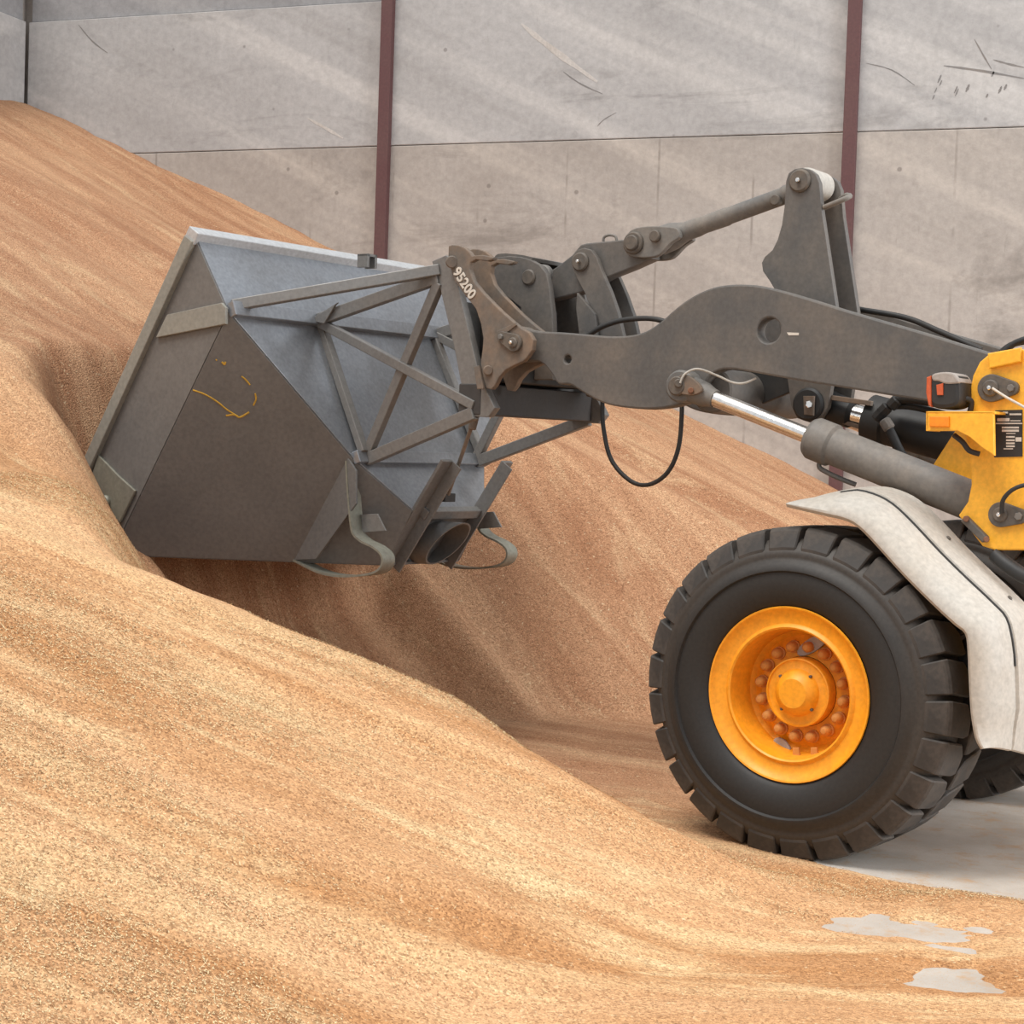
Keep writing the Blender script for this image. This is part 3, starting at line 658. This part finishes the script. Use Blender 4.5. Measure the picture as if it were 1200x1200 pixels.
wn_ = pxplate('wedge', [(555, 430), (561, 428), (566, 452), (566, 456), (559, 456)], 0.59, 0.61, 'coupler', ld, bevel=0.003)
# raised number on the hook
def text(body, size, origin, xdir, up, mat, parent, name, depth=0.003):
    cu = bpy.data.curves.new(name, 'FONT'); cu.body = body; cu.size = size; cu.extrude = depth; cu.align_x = 'CENTER'; cu.align_y = 'CENTER'; cu.offset = 0.002
    tmp = bpy.data.objects.new('tmp', cu); COL.objects.link(tmp)
    dg = bpy.context.evaluated_depsgraph_get(); me = bpy.data.meshes.new_from_object(tmp.evaluated_get(dg)); me.name = name
    bpy.data.objects.remove(tmp); bpy.data.curves.remove(cu)
    x = Vector(xdir).normalized(); u = Vector(up); u = (u-x*u.dot(x)).normalized(); n = x.cross(u)
    for v in me.vertices: c = v.co.copy(); v.co = Vector(origin)+x*c.x+u*c.y+n*c.z
    me.materials.clear(); return finish(name, me, mat, parent)
ta = atl(538.5, 323, 0.613); tb_ = atl(550, 341, 0.613)
text('95200', 0.080, (ta+tb_)/2, tb_-ta, atl(552, 325, 0.613)-ta, 'white', H1, 'raised_number')
cm = [(579, 302), (596, 300), (610, 301), (621, 304), (632, 310), (640, 320), (643, 333), (647, 366), (648, 395), (648, 445), (600, 445), (611, 389), (610, 360), (588, 343), (577, 327)]
C1 = pxplate('centre_mount', cm, 1.03, 1.075, 'boom', ld, bevel=0.005); mirror(C1)
pc = at(620, 325, 1.03); cyl('mount_pin', L(*pc, 1.015), L(*pc, 1.455), 0.045, 'pin', ld, 28, 0.008)
cyl('mount_boss', L(*at(634, 322, 1.075), 1.075), L(*at(634, 322, 1.075), 1.12), 0.06, 'cyl', ld, 28, 0.008)
skin = [at(x, y, 1.03) for x, y in ((577, 327), (579, 303), (588, 299), (600, 299.5), (612, 301), (622, 303.5))]
strap('mount_skin', spline(skin, 4), 1.04, 1.43, 0.02, 'boom', ld)
for ya, yb, ww in ((395, 425, 0.12),):
    pass
fa = at(600, 415, 0.86)
box('coupler_cross_beam', L(fa[0]+0.05, fa[1]-0.06, WC), (2*(WC-0.83), 0.18, 0.20), 'black', ld, 0.01)
box('coupler_back', L(fa[0]+0.18, fa[1]+0.10, WC), (2*(WC-0.83), 0.05, 0.46), 'black', ld, 0.01)

# lift cylinders -----------------------------------------
def lift_cyl(mir):
    def P(x, y):
        f, u = at(x, y, 0.655); return L(f, u, 2*WC-0.655 if mir else 0.655)
    a = P(802, 453); b = P(1178, 603); d = (b-a); l = d.length
    q = P(955, 512); k = (q-a).dot(d)/l
    body = lathe('lift_cylinder', [(k-0.02, 0.0), (k-0.02, 0.092), (k, 0.104), (k+0.10, 0.104), (k+0.115, 0.092), (l-0.12, 0.092), (l-0.08, 0.08), (l-0.06, 0.0)], a, d, 'cyl', ld, 40, 25)
    lathe('piston_rod', [(0.12, 0), (0.12, 0.040), (k, 0.040), (k, 0)], a, d, 'chrome', body, 28)
    lathe('rod_end', [(0.02, 0), (0.02, 0.07), (0.13, 0.062), (0.17, 0.048), (0.19, 0.046), (0.19, 0)], a, d, 'cyl', body, 24, 25)
    s = 1 if not mir else -1
    cyl('rod_eye', a-Vector((0.055*s, 0, 0)), a+Vector((0.075*s, 0, 0)), 0.082, 'cyl', body, 28, 0.01)
    cyl('rod_pin', a-Vector((0.085*s, 0, 0)), a+Vector((0.10*s, 0, 0)), 0.05, 'pin', body, 24, 0.008)
    cyl('rear_eye', b-Vector((0.05*s, 0, 0)), b+Vector((0.05*s, 0, 0)), 0.10, 'cyl', body, 28, 0.01)
    return body
LC = lift_cyl(False); lift_cyl(True)
pl_ = pxplate('pin_keeper', spline([(791, 450), (796, 440), (806, 440), (818, 449), (822, 458), (812, 463), (800, 462), (793, 458)], 3, True), 0.575, 0.60, 'coupler', LC, bevel=0.004)
cyl('bolt', atl(795, 449, 0.58), atl(795, 449, 0.555), 0.022, 'pin', LC, 12, 0.004)
cyl('bolt', atl(809.5, 457.5, 0.58), atl(809.5, 457.5, 0.558), 0.016, 'rust', LC, 8, 0.004)
tube('grease_line', [atl(797, 449, 0.56), atl(803, 438, 0.57), atl(818, 432.5, 0.60), atl(840, 440, 0.66), atl(858, 448, 0.70), atl(872, 449, 0.715), atl(886, 443, 0.74)], 0.006, 'fender', LC)
tube('hose', [atl(962, 538, 0.655), atl(960, 547, 0.655), atl(968, 553, 0.655), atl(985, 561, 0.66), atl(1003, 568, 0.68)], 0.012, 'cyl', LC)
# tilt cylinder in the middle
ta_ = L(*bp_, WC); rear = L(*at(1165, 530, WC), WC); dd = rear-ta_; ln = dd.length
k0 = ((L(*at(1020, 490, WC), WC)-ta_).dot(dd))/ln
TC = lathe('tilt_cylinder', [(k0, 0), (k0, 0.125), (k0+0.10, 0.125), (k0+0.11, 0.11), (ln, 0.11), (ln, 0)], ta_, dd, 'black', ld, 36, 25)
lathe('piston_rod', [(0.05, 0), (0.05, 0.055), (k0, 0.055), (k0, 0)], ta_, dd, 'chrome', TC, 28)
lathe('rod_end', [(0.05, 0), (0.05, 0.085), (0.17, 0.075), (0.19, 0.06), (0.19, 0)], ta_, dd, 'black', TC, 24)
bar('sensor_rail', atl(948, 462, 1.12), atl(1022, 473, 1.12), 0.03, 0.025, 'coupler', TC, (1, 0, 0), 0.003)
bar('pipe_guard', atl(985, 493, 1.2), atl(1022, 505, 1.2), 0.03, 0.022, 'coupler', TC, (1, 0, 0), 0.003)
for i, pts in enumerate((((1036, 492), (1046, 512), (1056, 532), (1068, 548)), ((1048, 468), (1065, 467), (1088, 470), (1110, 474)), ((1046, 476), (1065, 476), (1090, 481), (1115, 488)), ((1040, 498), (1050, 522), (1066, 545)))):
    tube('hose', [atl(x, y, 1.03+0.03*i) for x, y in pts], 0.026 if i in (0, 1) else 0.018, 'black', TC)
for q in ((1036, 480), (1047, 472), (1030, 486)): cyl('fitting', atl(q[0]-4, q[1]+5, 1.05), atl(q[0]+5, q[1]-4, 1.05), 0.03, 'black', TC, 8, 0.006)
cyl('fitting', atl(1036, 492, 1.02), atl(1043, 503, 1.02), 0.030, 'cyl', TC, 12, 0.006)
# hoses hanging under the arms
tube('hose', [atl(706, 470, 1.25), atl(707, 500, 1.25), atl(716, 538, 1.25), atl(738, 563, 1.25), atl(760, 568, 1.25), atl(782, 554, 1.25), atl(795, 525, 1.25), atl(799, 482, 1.25), atl(798, 440, 1.25)], 0.0125, 'black', ld)
tube('hose', [atl(672, 404, 0.95), atl(690, 392, 0.95), atl(710, 381, 0.95), atl(735, 374.5, 0.95), atl(768, 374, 0.95), atl(800, 385, 0.95)], 0.015, 'black', ld)
tube('hose', [atl(1002, 362, 1.50), atl(1060, 372, 1.5), atl(1100, 388, 1.5), atl(1150, 410, 1.5)], 0.016, 'black', ld)

# mudguard ------------------------------------------------
fpx = [(921, 590), (940, 593.5), (965, 598), (990, 603.5), (1008, 613), (1030, 635), (1060, 668), (1095, 703), (1122, 728), (1135, 740), (1139, 762), (1141, 800), (1143, 835), (1147, 864), (1153, 877)]
fp = spline([at(x, y, 0.0) for x, y in fpx], 3)
cross = [(0.0, -0.012), (0.0, 0.0), (0.035, 0.045), (0.10, 0.078), (0.20, 0.095), (0.23, 0.098), (0.235, 0.112), (0.36, 0.118), (0.52, 0.118), (0.56, 0.105), (0.56, 0.06)]
n = len(fp); V = []; Fs = []
P = [np.array(p) for p in fp]; nrm = []
for i in range(n):
    d = P[min(i+1, n-1)]-P[max(i-1, 0)]; d /= np.linalg.norm(d); q = np.array([d[1], -d[0]])
    if q@P[i] < 0: q = -q
    nrm.append(q)
nrm = [sum(nrm[max(0, i-4):i+5])/len(nrm[max(0, i-4):i+5]) for i in range(n)]
th = 0.014
for lay in (0, 1):
    for i in range(n):
        ts = i/(n-1); amp = min(1.0, 0.15+ts*5.0)*(1.0 if ts < 0.86 else 1.0-0.5*(ts-0.86)/0.14)
        for w, o in cross:
            p = P[i]+nrm[i]*(o*amp-lay*th)+np.array([0.03, -0.22])*max(0.0, w)*max(0.0, (ts-0.75)/0.25)**1.5; V.append(L(p[0], p[1], w+(th if lay and w < 0.1 else 0)))
k = len(cross); m = n*k
for i in range(n-1):
    for j in range(k-1):
        a = i*k+j; Fs.append((a, a+1, a+k+1, a+k)); Fs.append((m+a, m+a+k, m+a+k+1, m+a+1))
for i in range(n-1):
    for j in (0, k-1): a = i*k+j; Fs.append((a, a+k, m+a+k, m+a))
for j in range(k-1):
    for i in (0, n-1): a = i*k+j; Fs.append((a, a+1, m+a+1, m+a))
FD = mesh_obj('mudguard', V, Fs, 'fender', ld, True, angle=40)
# seam along the mudguard, and its screws
seam = []
for i in range(5, n-10):
    p = P[i]+nrm[i]*(0.100*min(1.0, 0.15+i/(n-1)*5.0)); seam.append(L(p[0], p[1], 0.228))
tube('seam', seam, 0.0055, 'black', FD, 6, 0)
for fr in (0.40, 0.56):
    i = int(fr*n); p = P[i]+nrm[i]*0.118; q = P[i]+nrm[i]*0.126
    cyl('screw', L(p[0], p[1], 0.40), L(q[0], q[1], 0.40), 0.012, 'pin', FD, 10, 0.003)
mirror(FD)

# ------------------------------------------------------------------ the bucket
bk = empty('grain_bucket', (AX[0], AX[1], 0), PHI)
tag(bk, 'large grey steel grain bucket with welded truss, biting into the wheat', 'loader bucket')
BW0, BW1 = -0.05, 2*WC+0.05
T0 = (3.75, 2.19); F1 = (3.47, 1.755); N2 = (3.09, 0.965); GT = (2.87, 0.675); GB = (3.05, 0.350)
LIP = (4.88, 0.355); MB = (4.36, 0.355); BB = (3.48, 0.350); NW = 0.60; GW = 0.885
def mirpts(p): return [Vector((2*WC-v.x, v.y, v.z)) for v in p]
def panel(name, pts, mat, both=True, th=0.016):
    p = [L(f, u, w) for f, u, w in pts]; o = sheet(name, p, th, mat, bk)
    if both: sheet(name, mirpts(p), th, mat, bk)
    return o
panel('top_panel', [(*T0, BW0), (*F1, BW0), (*F1, BW1), (*T0, BW1)], 'bucketpanel', False)
panel('back_panel', [(*F1, BW0), (*N2, NW), (*N2, 2*WC-NW), (*F1, BW1)], 'bucketpanel', False)
panel('neck_top_panel', [(*N2, NW), (*GT, GW), (*GT, 2*WC-GW), (*N2, 2*WC-NW)], 'bucketpanel', False)
panel('side_panel', [(*T0, BW0), (*LIP, BW0), (*MB, BW0), (*F1, BW0)], 'bucket')
panel('taper_panel', [(*F1, BW0), (*MB, BW0), (*BB, NW), (*N2, NW)], 'bucket')
panel('neck_side_panel', [(*N2, NW), (*BB, NW), (*GB, GW), (*GT, GW)], 'bucket')
panel('floor_panel', [(*LIP, BW0), (*MB, BW0), (*BB, NW), (*GB, GW), (*GB, 2*WC-GW), (*BB, 2*WC-NW), (*MB, BW1), (*LIP, BW1)], 'bucket', False)
# opening frame: top bar, two side bars, cutting edge
def bb(name, a, b, wa, wb, mat, hint=(1, 0, 0), both=False, bevel=0.005):
    o = bar(name, L(*a), L(*b), wa, wb, mat, bk, hint, bevel)
    if both: bar(name, *[Vector((2*WC-L(*q).x, L(*q).y, L(*q).z)) for q in (a, b)], wa, wb, mat, bk, hint, bevel)
    return o
od = np.array(LIP)-np.array(T0); od /= np.linalg.norm(od); on = np.array([-od[1], od[0]])
tp = np.array(T0)+on*0.0
bb('rim_bar', (*tp, BW0-0.03), (*tp, BW1+0.03), 0.075, 0.085, 'rimbar', (0, od[0], od[1]))
s0 = np.array(T0)+od*0.02; s1 = np.array(T0)+od*1.60
bb('side_bar', (*s0, BW0-0.015), (*s1, BW0-0.015), 0.055, 0.075, 'rim_edge', (1, 0, 0), True)
bb('cutting_edge', (*(np.array(LIP)+od*(-0.02)), BW0-0.03), (*(np.array(LIP)+od*(-0.02)), BW1+0.03), 0.03, 0.20, 'worn', (0, 0, 1))
# flat reinforcing strap across the side panel
def sidept(x, y): return at(x, y, BW0-0.012)
plate('side_strap', [sidept(*q) for q in ((198, 369), (262, 355), (267, 361), (267, 380), (185, 396))], BW0-0.030, BW0-0.008, 'rim_edge', bk, 0.004)
wp = plate('wear_plate', [sidept(*q) for q in ((117, 533), (140, 557), (160, 575), (142, 612), (100, 585))], BW0-0.026, BW0-0.008, 'worn', bk, 0.004)
cyl('bolt', L(*sidept(127, 587), BW0-0.02), L(*sidept(127, 587), BW0-0.05), 0.035, 'worn', wp, 16, 0.008)
# stiffener along the upper fold and the lower fold
fb_ = np.array(F1)
bb('fold_bar', (F1[0]-0.02, F1[1]+0.02, BW0), (F1[0]-0.02, F1[1]+0.02, BW1), 0.085, 0.05, 'bucketpanel', (0, 0.35, 0.94))
bb('fold_bar', (N2[0]-0.02, N2[1]+0.01, NW), (N2[0]-0.02, N2[1]+0.01, 2*WC-NW), 0.075, 0.05, 'bucketpanel', (0, 0.4, 0.9))
# lug on the rim
lg = at(427, 304, 0.95)
for dx in (0, 0.07): plate('rim_lug', [(lg[0]-0.05, lg[1]-0.05), (lg[0]+0.03, lg[1]-0.05), (lg[0]+0.03, lg[1]+0.03), (lg[0]-0.05, lg[1]+0.03)], 0.92+dx, 0.94+dx, 'frame', bk, 0.002)
plate('rim_lug', [(lg[0]-0.05, lg[1]+0.015), (lg[0]+0.03, lg[1]+0.015), (lg[0]+0.03, lg[1]+0.03), (lg[0]-0.05, lg[1]+0.03)], 0.92, 1.01, 'frame', bk, 0.002)
# the truss
PW = 0.655
PT = at(519, 310, PW); PB = at(560, 484, PW); N1 = (3.455, 1.765)
pst = pxplate('post', [(506, 306), (522, 299), (530, 303), (539, 345), (551, 395), (562, 440), (580, 478), (572, 489), (555, 488), (545, 474), (531, 402), (516, 340)], 0.645, 0.70, 'frame', bk, bevel=0.005); mirror(pst)
S = 0.062
bb('strut', (3.50, 1.80, BW0+0.06), (PT[0]+0.02, PT[1]-0.03, PW), 0.05, S, 'frame', (1, 0, 0), True)
bb('strut', (N1[0], N1[1], 0.66), (PT[0]+0.02, PT[1]-0.07, PW), 0.05, S+0.01, 'frame', (1, 0, 0), True)
bb('strut', (N1[0], N1[1], 0.665), (PB[0]+0.02, PB[1]+0.04, PW), 0.05, S-0.008, 'frame', (1, 0, 0), True)
bb('strut', (PT[0]+0.02, PT[1]-0.10, PW), (N2[0]-0.02, N2[1]+0.02, 0.70), 0.05, S-0.005, 'frame', (1, 0, 0), True)
bb('strut', (PB[0]+0.02, PB[1]+0.0, PW), (N2[0]-0.03, N2[1]+0.0, 0.70), 0.05, S+0.01, 'frame', (1, 0, 0), True)
bb('brace', (N1[0]-0.02, N1[1]-0.03, 0.69), (N2[0]-0.03, N2[1]+0.04, 0.66), 0.055, 0.045, 'frame', (1, 0, 0), True)
g1 = plate('gusset', [(N1[0]+0.02, N1[1]+0.0), (N1[0]-0.20, N1[1]+0.10), (N1[0]-0.18, N1[1]+0.085), (N1[0]-0.10, N1[1]-0.02)], 0.615, 0.63, 'frame', bk, 0.002); mirror(g1)
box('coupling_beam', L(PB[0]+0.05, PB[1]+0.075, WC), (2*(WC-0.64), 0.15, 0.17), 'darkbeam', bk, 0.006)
sheet('shade_filler', [L(PB[0]+0.10, PB[1]+0.12, 0.66), L(PB[0]+0.10, PB[1]+0.12, 2*WC-0.66), L(PB[0]+0.20, PB[1]+0.62, 2*WC-0.66), L(PB[0]+0.20, PB[1]+0.62, 0.66)], 0.02, 'bucket', bk)  # added sheet standing in for the dark of the open gap
box('coupling_beam', L(PT[0]+0.05, PT[1]-0.10, WC), (2*(WC-0.66), 0.07, 0.10), 'frame', bk, 0.006)
# bent guard hoops at the neck
hp = spline([at(x, y, 0.60) for x, y in ((409, 540), (411, 575), (414, 610), (417, 625), (426, 634), (440, 641), (450, 650), (451, 661), (443, 670), (425, 674), (400, 675), (375, 670), (347, 656))], 4)
hoop = strap('guard_hoop', hp, 0.57, 0.68, 0.012, 'worn', bk); mirror(hoop)
hf = [at(x, y, 0.585) for x, y in ((406, 536), (412, 545), (368, 640), (350, 660))]
sp = plate('neck_strip', [at(408, 534, 0.59), at(419, 552, 0.59), at(419, 590, 0.59), at(372, 655, 0.59), at(347, 656, 0.59)], 0.575, 0.592, 'bucket', bk, 0.002)
ht = plate('hoop_tab', [at(x, y, 0.66) for x, y in ((423, 603), (442, 602), (452, 622), (424, 624))], 0.66, 0.672, 'frame', bk, 0.002); mirror(ht)
# slide gate with rails, spout and rod
rt = np.array((2.665, 0.975)); rb = np.array((3.095, 0.345)); rd = (rb-rt)/np.linalg.norm(rb-rt); rn = np.array([rd[1], -rd[0]])
if rn[0] > 0: rn = -rn
for w in (0.935, 2*WC-0.935):
    r_ = bar('gate_rail', L(*rt, w), L(*rb, w), 0.10, 0.022, 'frame', bk, (1, 0, 0), 0.003)
    s_ = -1 if w < WC else 1
    bar('rail_flange', L(*(rt+rn*0.04), w-s_*0.045), L(*(rb+rn*0.04), w-s_*0.045), 0.012, 0.085, 'frame', r_, (1, 0, 0), 0.002)
ga = rt+rd*0.42-rn*0.01; gb = rb-rn*0.01
sheet('gate_plate', [L(*ga, 0.90), L(*gb, 0.90), L(*gb, 2*WC-0.90), L(*ga, 2*WC-0.90)], 0.014, 'bucket', bk)
bb('gate_bar', (*(rt+rd*0.36+rn*0.03), 0.96), (*(rt+rd*0.36+rn*0.03), 2*WC-0.96), 0.06, 0.05, 'frame', (0, rd[0], rd[1]))
sc_ = L(3.00, 0.475, WC-0.02)
sv = []; sf = []
for i in range(36):
    an = 2*math.pi*i/36; y_, z_ = math.cos(an)*0.150, math.sin(an)*0.132
    for rr in (1.0, 0.93):
        for end in (0, 1):
            x_ = y_*rr; zz = z_*rr
            sv.append((sc_.x+x_, (sc_.y+0.06) if end == 0 else sc_.y-0.03-0.24*(zz/0.132+1)/2, sc_.z+zz))
for i in range(36):
    a = i*4; b = ((i+1) % 36)*4
    sf += [(a, b, b+1, a+1), (a+2, a+3, b+3, b+2), (a+1, b+1, b+3, a+3), (a, a+2, b+2, b)]
mesh_obj('spout', sv, sf, 'bucket', bk, True, angle=40)
cyl('gate_rod', atl(556, 490, 1.0), atl(525, 580, 1.06), 0.012, 'coupler', bk, 12, 0.003)
cyl('rod_clevis', atl(558, 484, 1.0), atl(553, 503, 1.0), 0.024, 'coupler', bk, 12, 0.004)
box('gate_clevis', atl(524, 583, 1.08), (0.10, 0.05, 0.05), 'black', bk, 0.004)
# yellow chalk marks on the tapering side
tp0 = L(*F1, BW0); t1 = L(*MB, BW0)-tp0; t2 = L(*N2, NW)-tp0; tn = t1.cross(t2).normalized()
if tn.x > 0: tn = -tn
def chalk(pts, r):
    q = [onplane(x, y, tp0+tn*0.009, tn) for x, y in pts]
    tube('chalk_mark', q, r, 'chalk', bk, 6, 4)
chalk([(226, 457), (240, 462), (255, 471), (266, 480), (279, 488)], 0.005)
chalk([(265, 487), (275, 486), (281, 489), (292, 483)], 0.006)
chalk([(299, 461), (300, 468), (297, 475)], 0.005)
chalk([(283, 441), (288, 445), (293, 451)], 0.005)
chalk([(260, 424), (263, 427), (264, 424)], 0.006)
chalk([(253, 421), (254, 422.5)], 0.004)

# ------------------------------------------------------------------ chaff and straw lying on the near slope
rng = np.random.default_rng(7)
def scatter(name, n, lmin, lmax, wid, cols, label, cat, bias):
    # near flank and trench edge, where single flakes can be told apart
    X = rng.uniform(-5.4, 0.4, n*6); Y = rng.uniform(3.6, 9.0, n*6)
    dens = np.clip(0.5+1.9*fbm((X*0.95+Y*0.33)*0.5, (-X*0.33+Y*0.95)*2.2, 55, 4), 0.04, 1)**bias
    d = np.hypot(X, Y); k = rng.uniform(0, 1, n*6) < dens*np.clip(5.2/d, 0, 1)
    Z = heap_h(X, Y); k &= Z > 0.004
    X, Y, Z = X[k][:n], Y[k][:n], Z[k][:n]; m = len(X)
    e = 0.03; gxn = (heap_h(X+e, Y)-Z)/e; gyn = (heap_h(X, Y+e)-Z)/e
    N = np.stack([-gxn, -gyn, np.ones(m)], -1)+rng.normal(0, 0.35, (m, 3)); N /= np.linalg.norm(N, axis=1)[:, None]
    D = rng.normal(0, 1, (m, 3)); D -= N*(D*N).sum(1)[:, None]; D /= np.linalg.norm(D, axis=1)[:, None]; S = np.cross(N, D)
    ln = rng.uniform(lmin, lmax, m)[:, None]/2; wd = rng.uniform(0.6, 1.2, m)[:, None]*wid/2
    P = np.stack([X, Y, Z+0.004], -1)
    Vv = np.stack([P-D*ln, P-S*wd+N*0.0012, P+D*ln, P+S*wd+N*0.0012], 1).reshape(-1, 3)
    me = bpy.data.meshes.new(name); me.vertices.add(m*4); me.vertices.foreach_set('co', Vv.reshape(-1))
    me.loops.add(m*4); me.loops.foreach_set('vertex_index', np.arange(m*4, dtype=np.int32)); me.polygons.add(m)
    me.polygons.foreach_set('loop_start', np.arange(m, dtype=np.int32)*4)
    me.update(); me.validate()
    for c in cols: me.materials.append(c)
    me.polygons.foreach_set('material_index', rng.integers(0, len(cols), m).astype(np.int32))
    o = link(bpy.data.objects.new(name, me), heap); tag(o, label, kind='stuff'); return o
ch = [paint('chaff_pale', (0.66, 0.52, 0.30), 0.7, 0.1, seed=31), paint('chaff_tan', (0.58, 0.40, 0.20), 0.7, 0.1, seed=32), paint('chaff_brown', (0.26, 0.145, 0.065), 0.8, 0.1, seed=33)]
scatter('chaff', 110000, 0.006, 0.013, 0.0045, ch+[ch[0]], 'pale husks and loose kernels strewn over the near grain slope', 'chaff', 2.2)
scatter('straw', 900, 0.02, 0.06, 0.0035, [ch[0]], 'short bits of straw lying on the near grain slope', 'straw', 1.0)
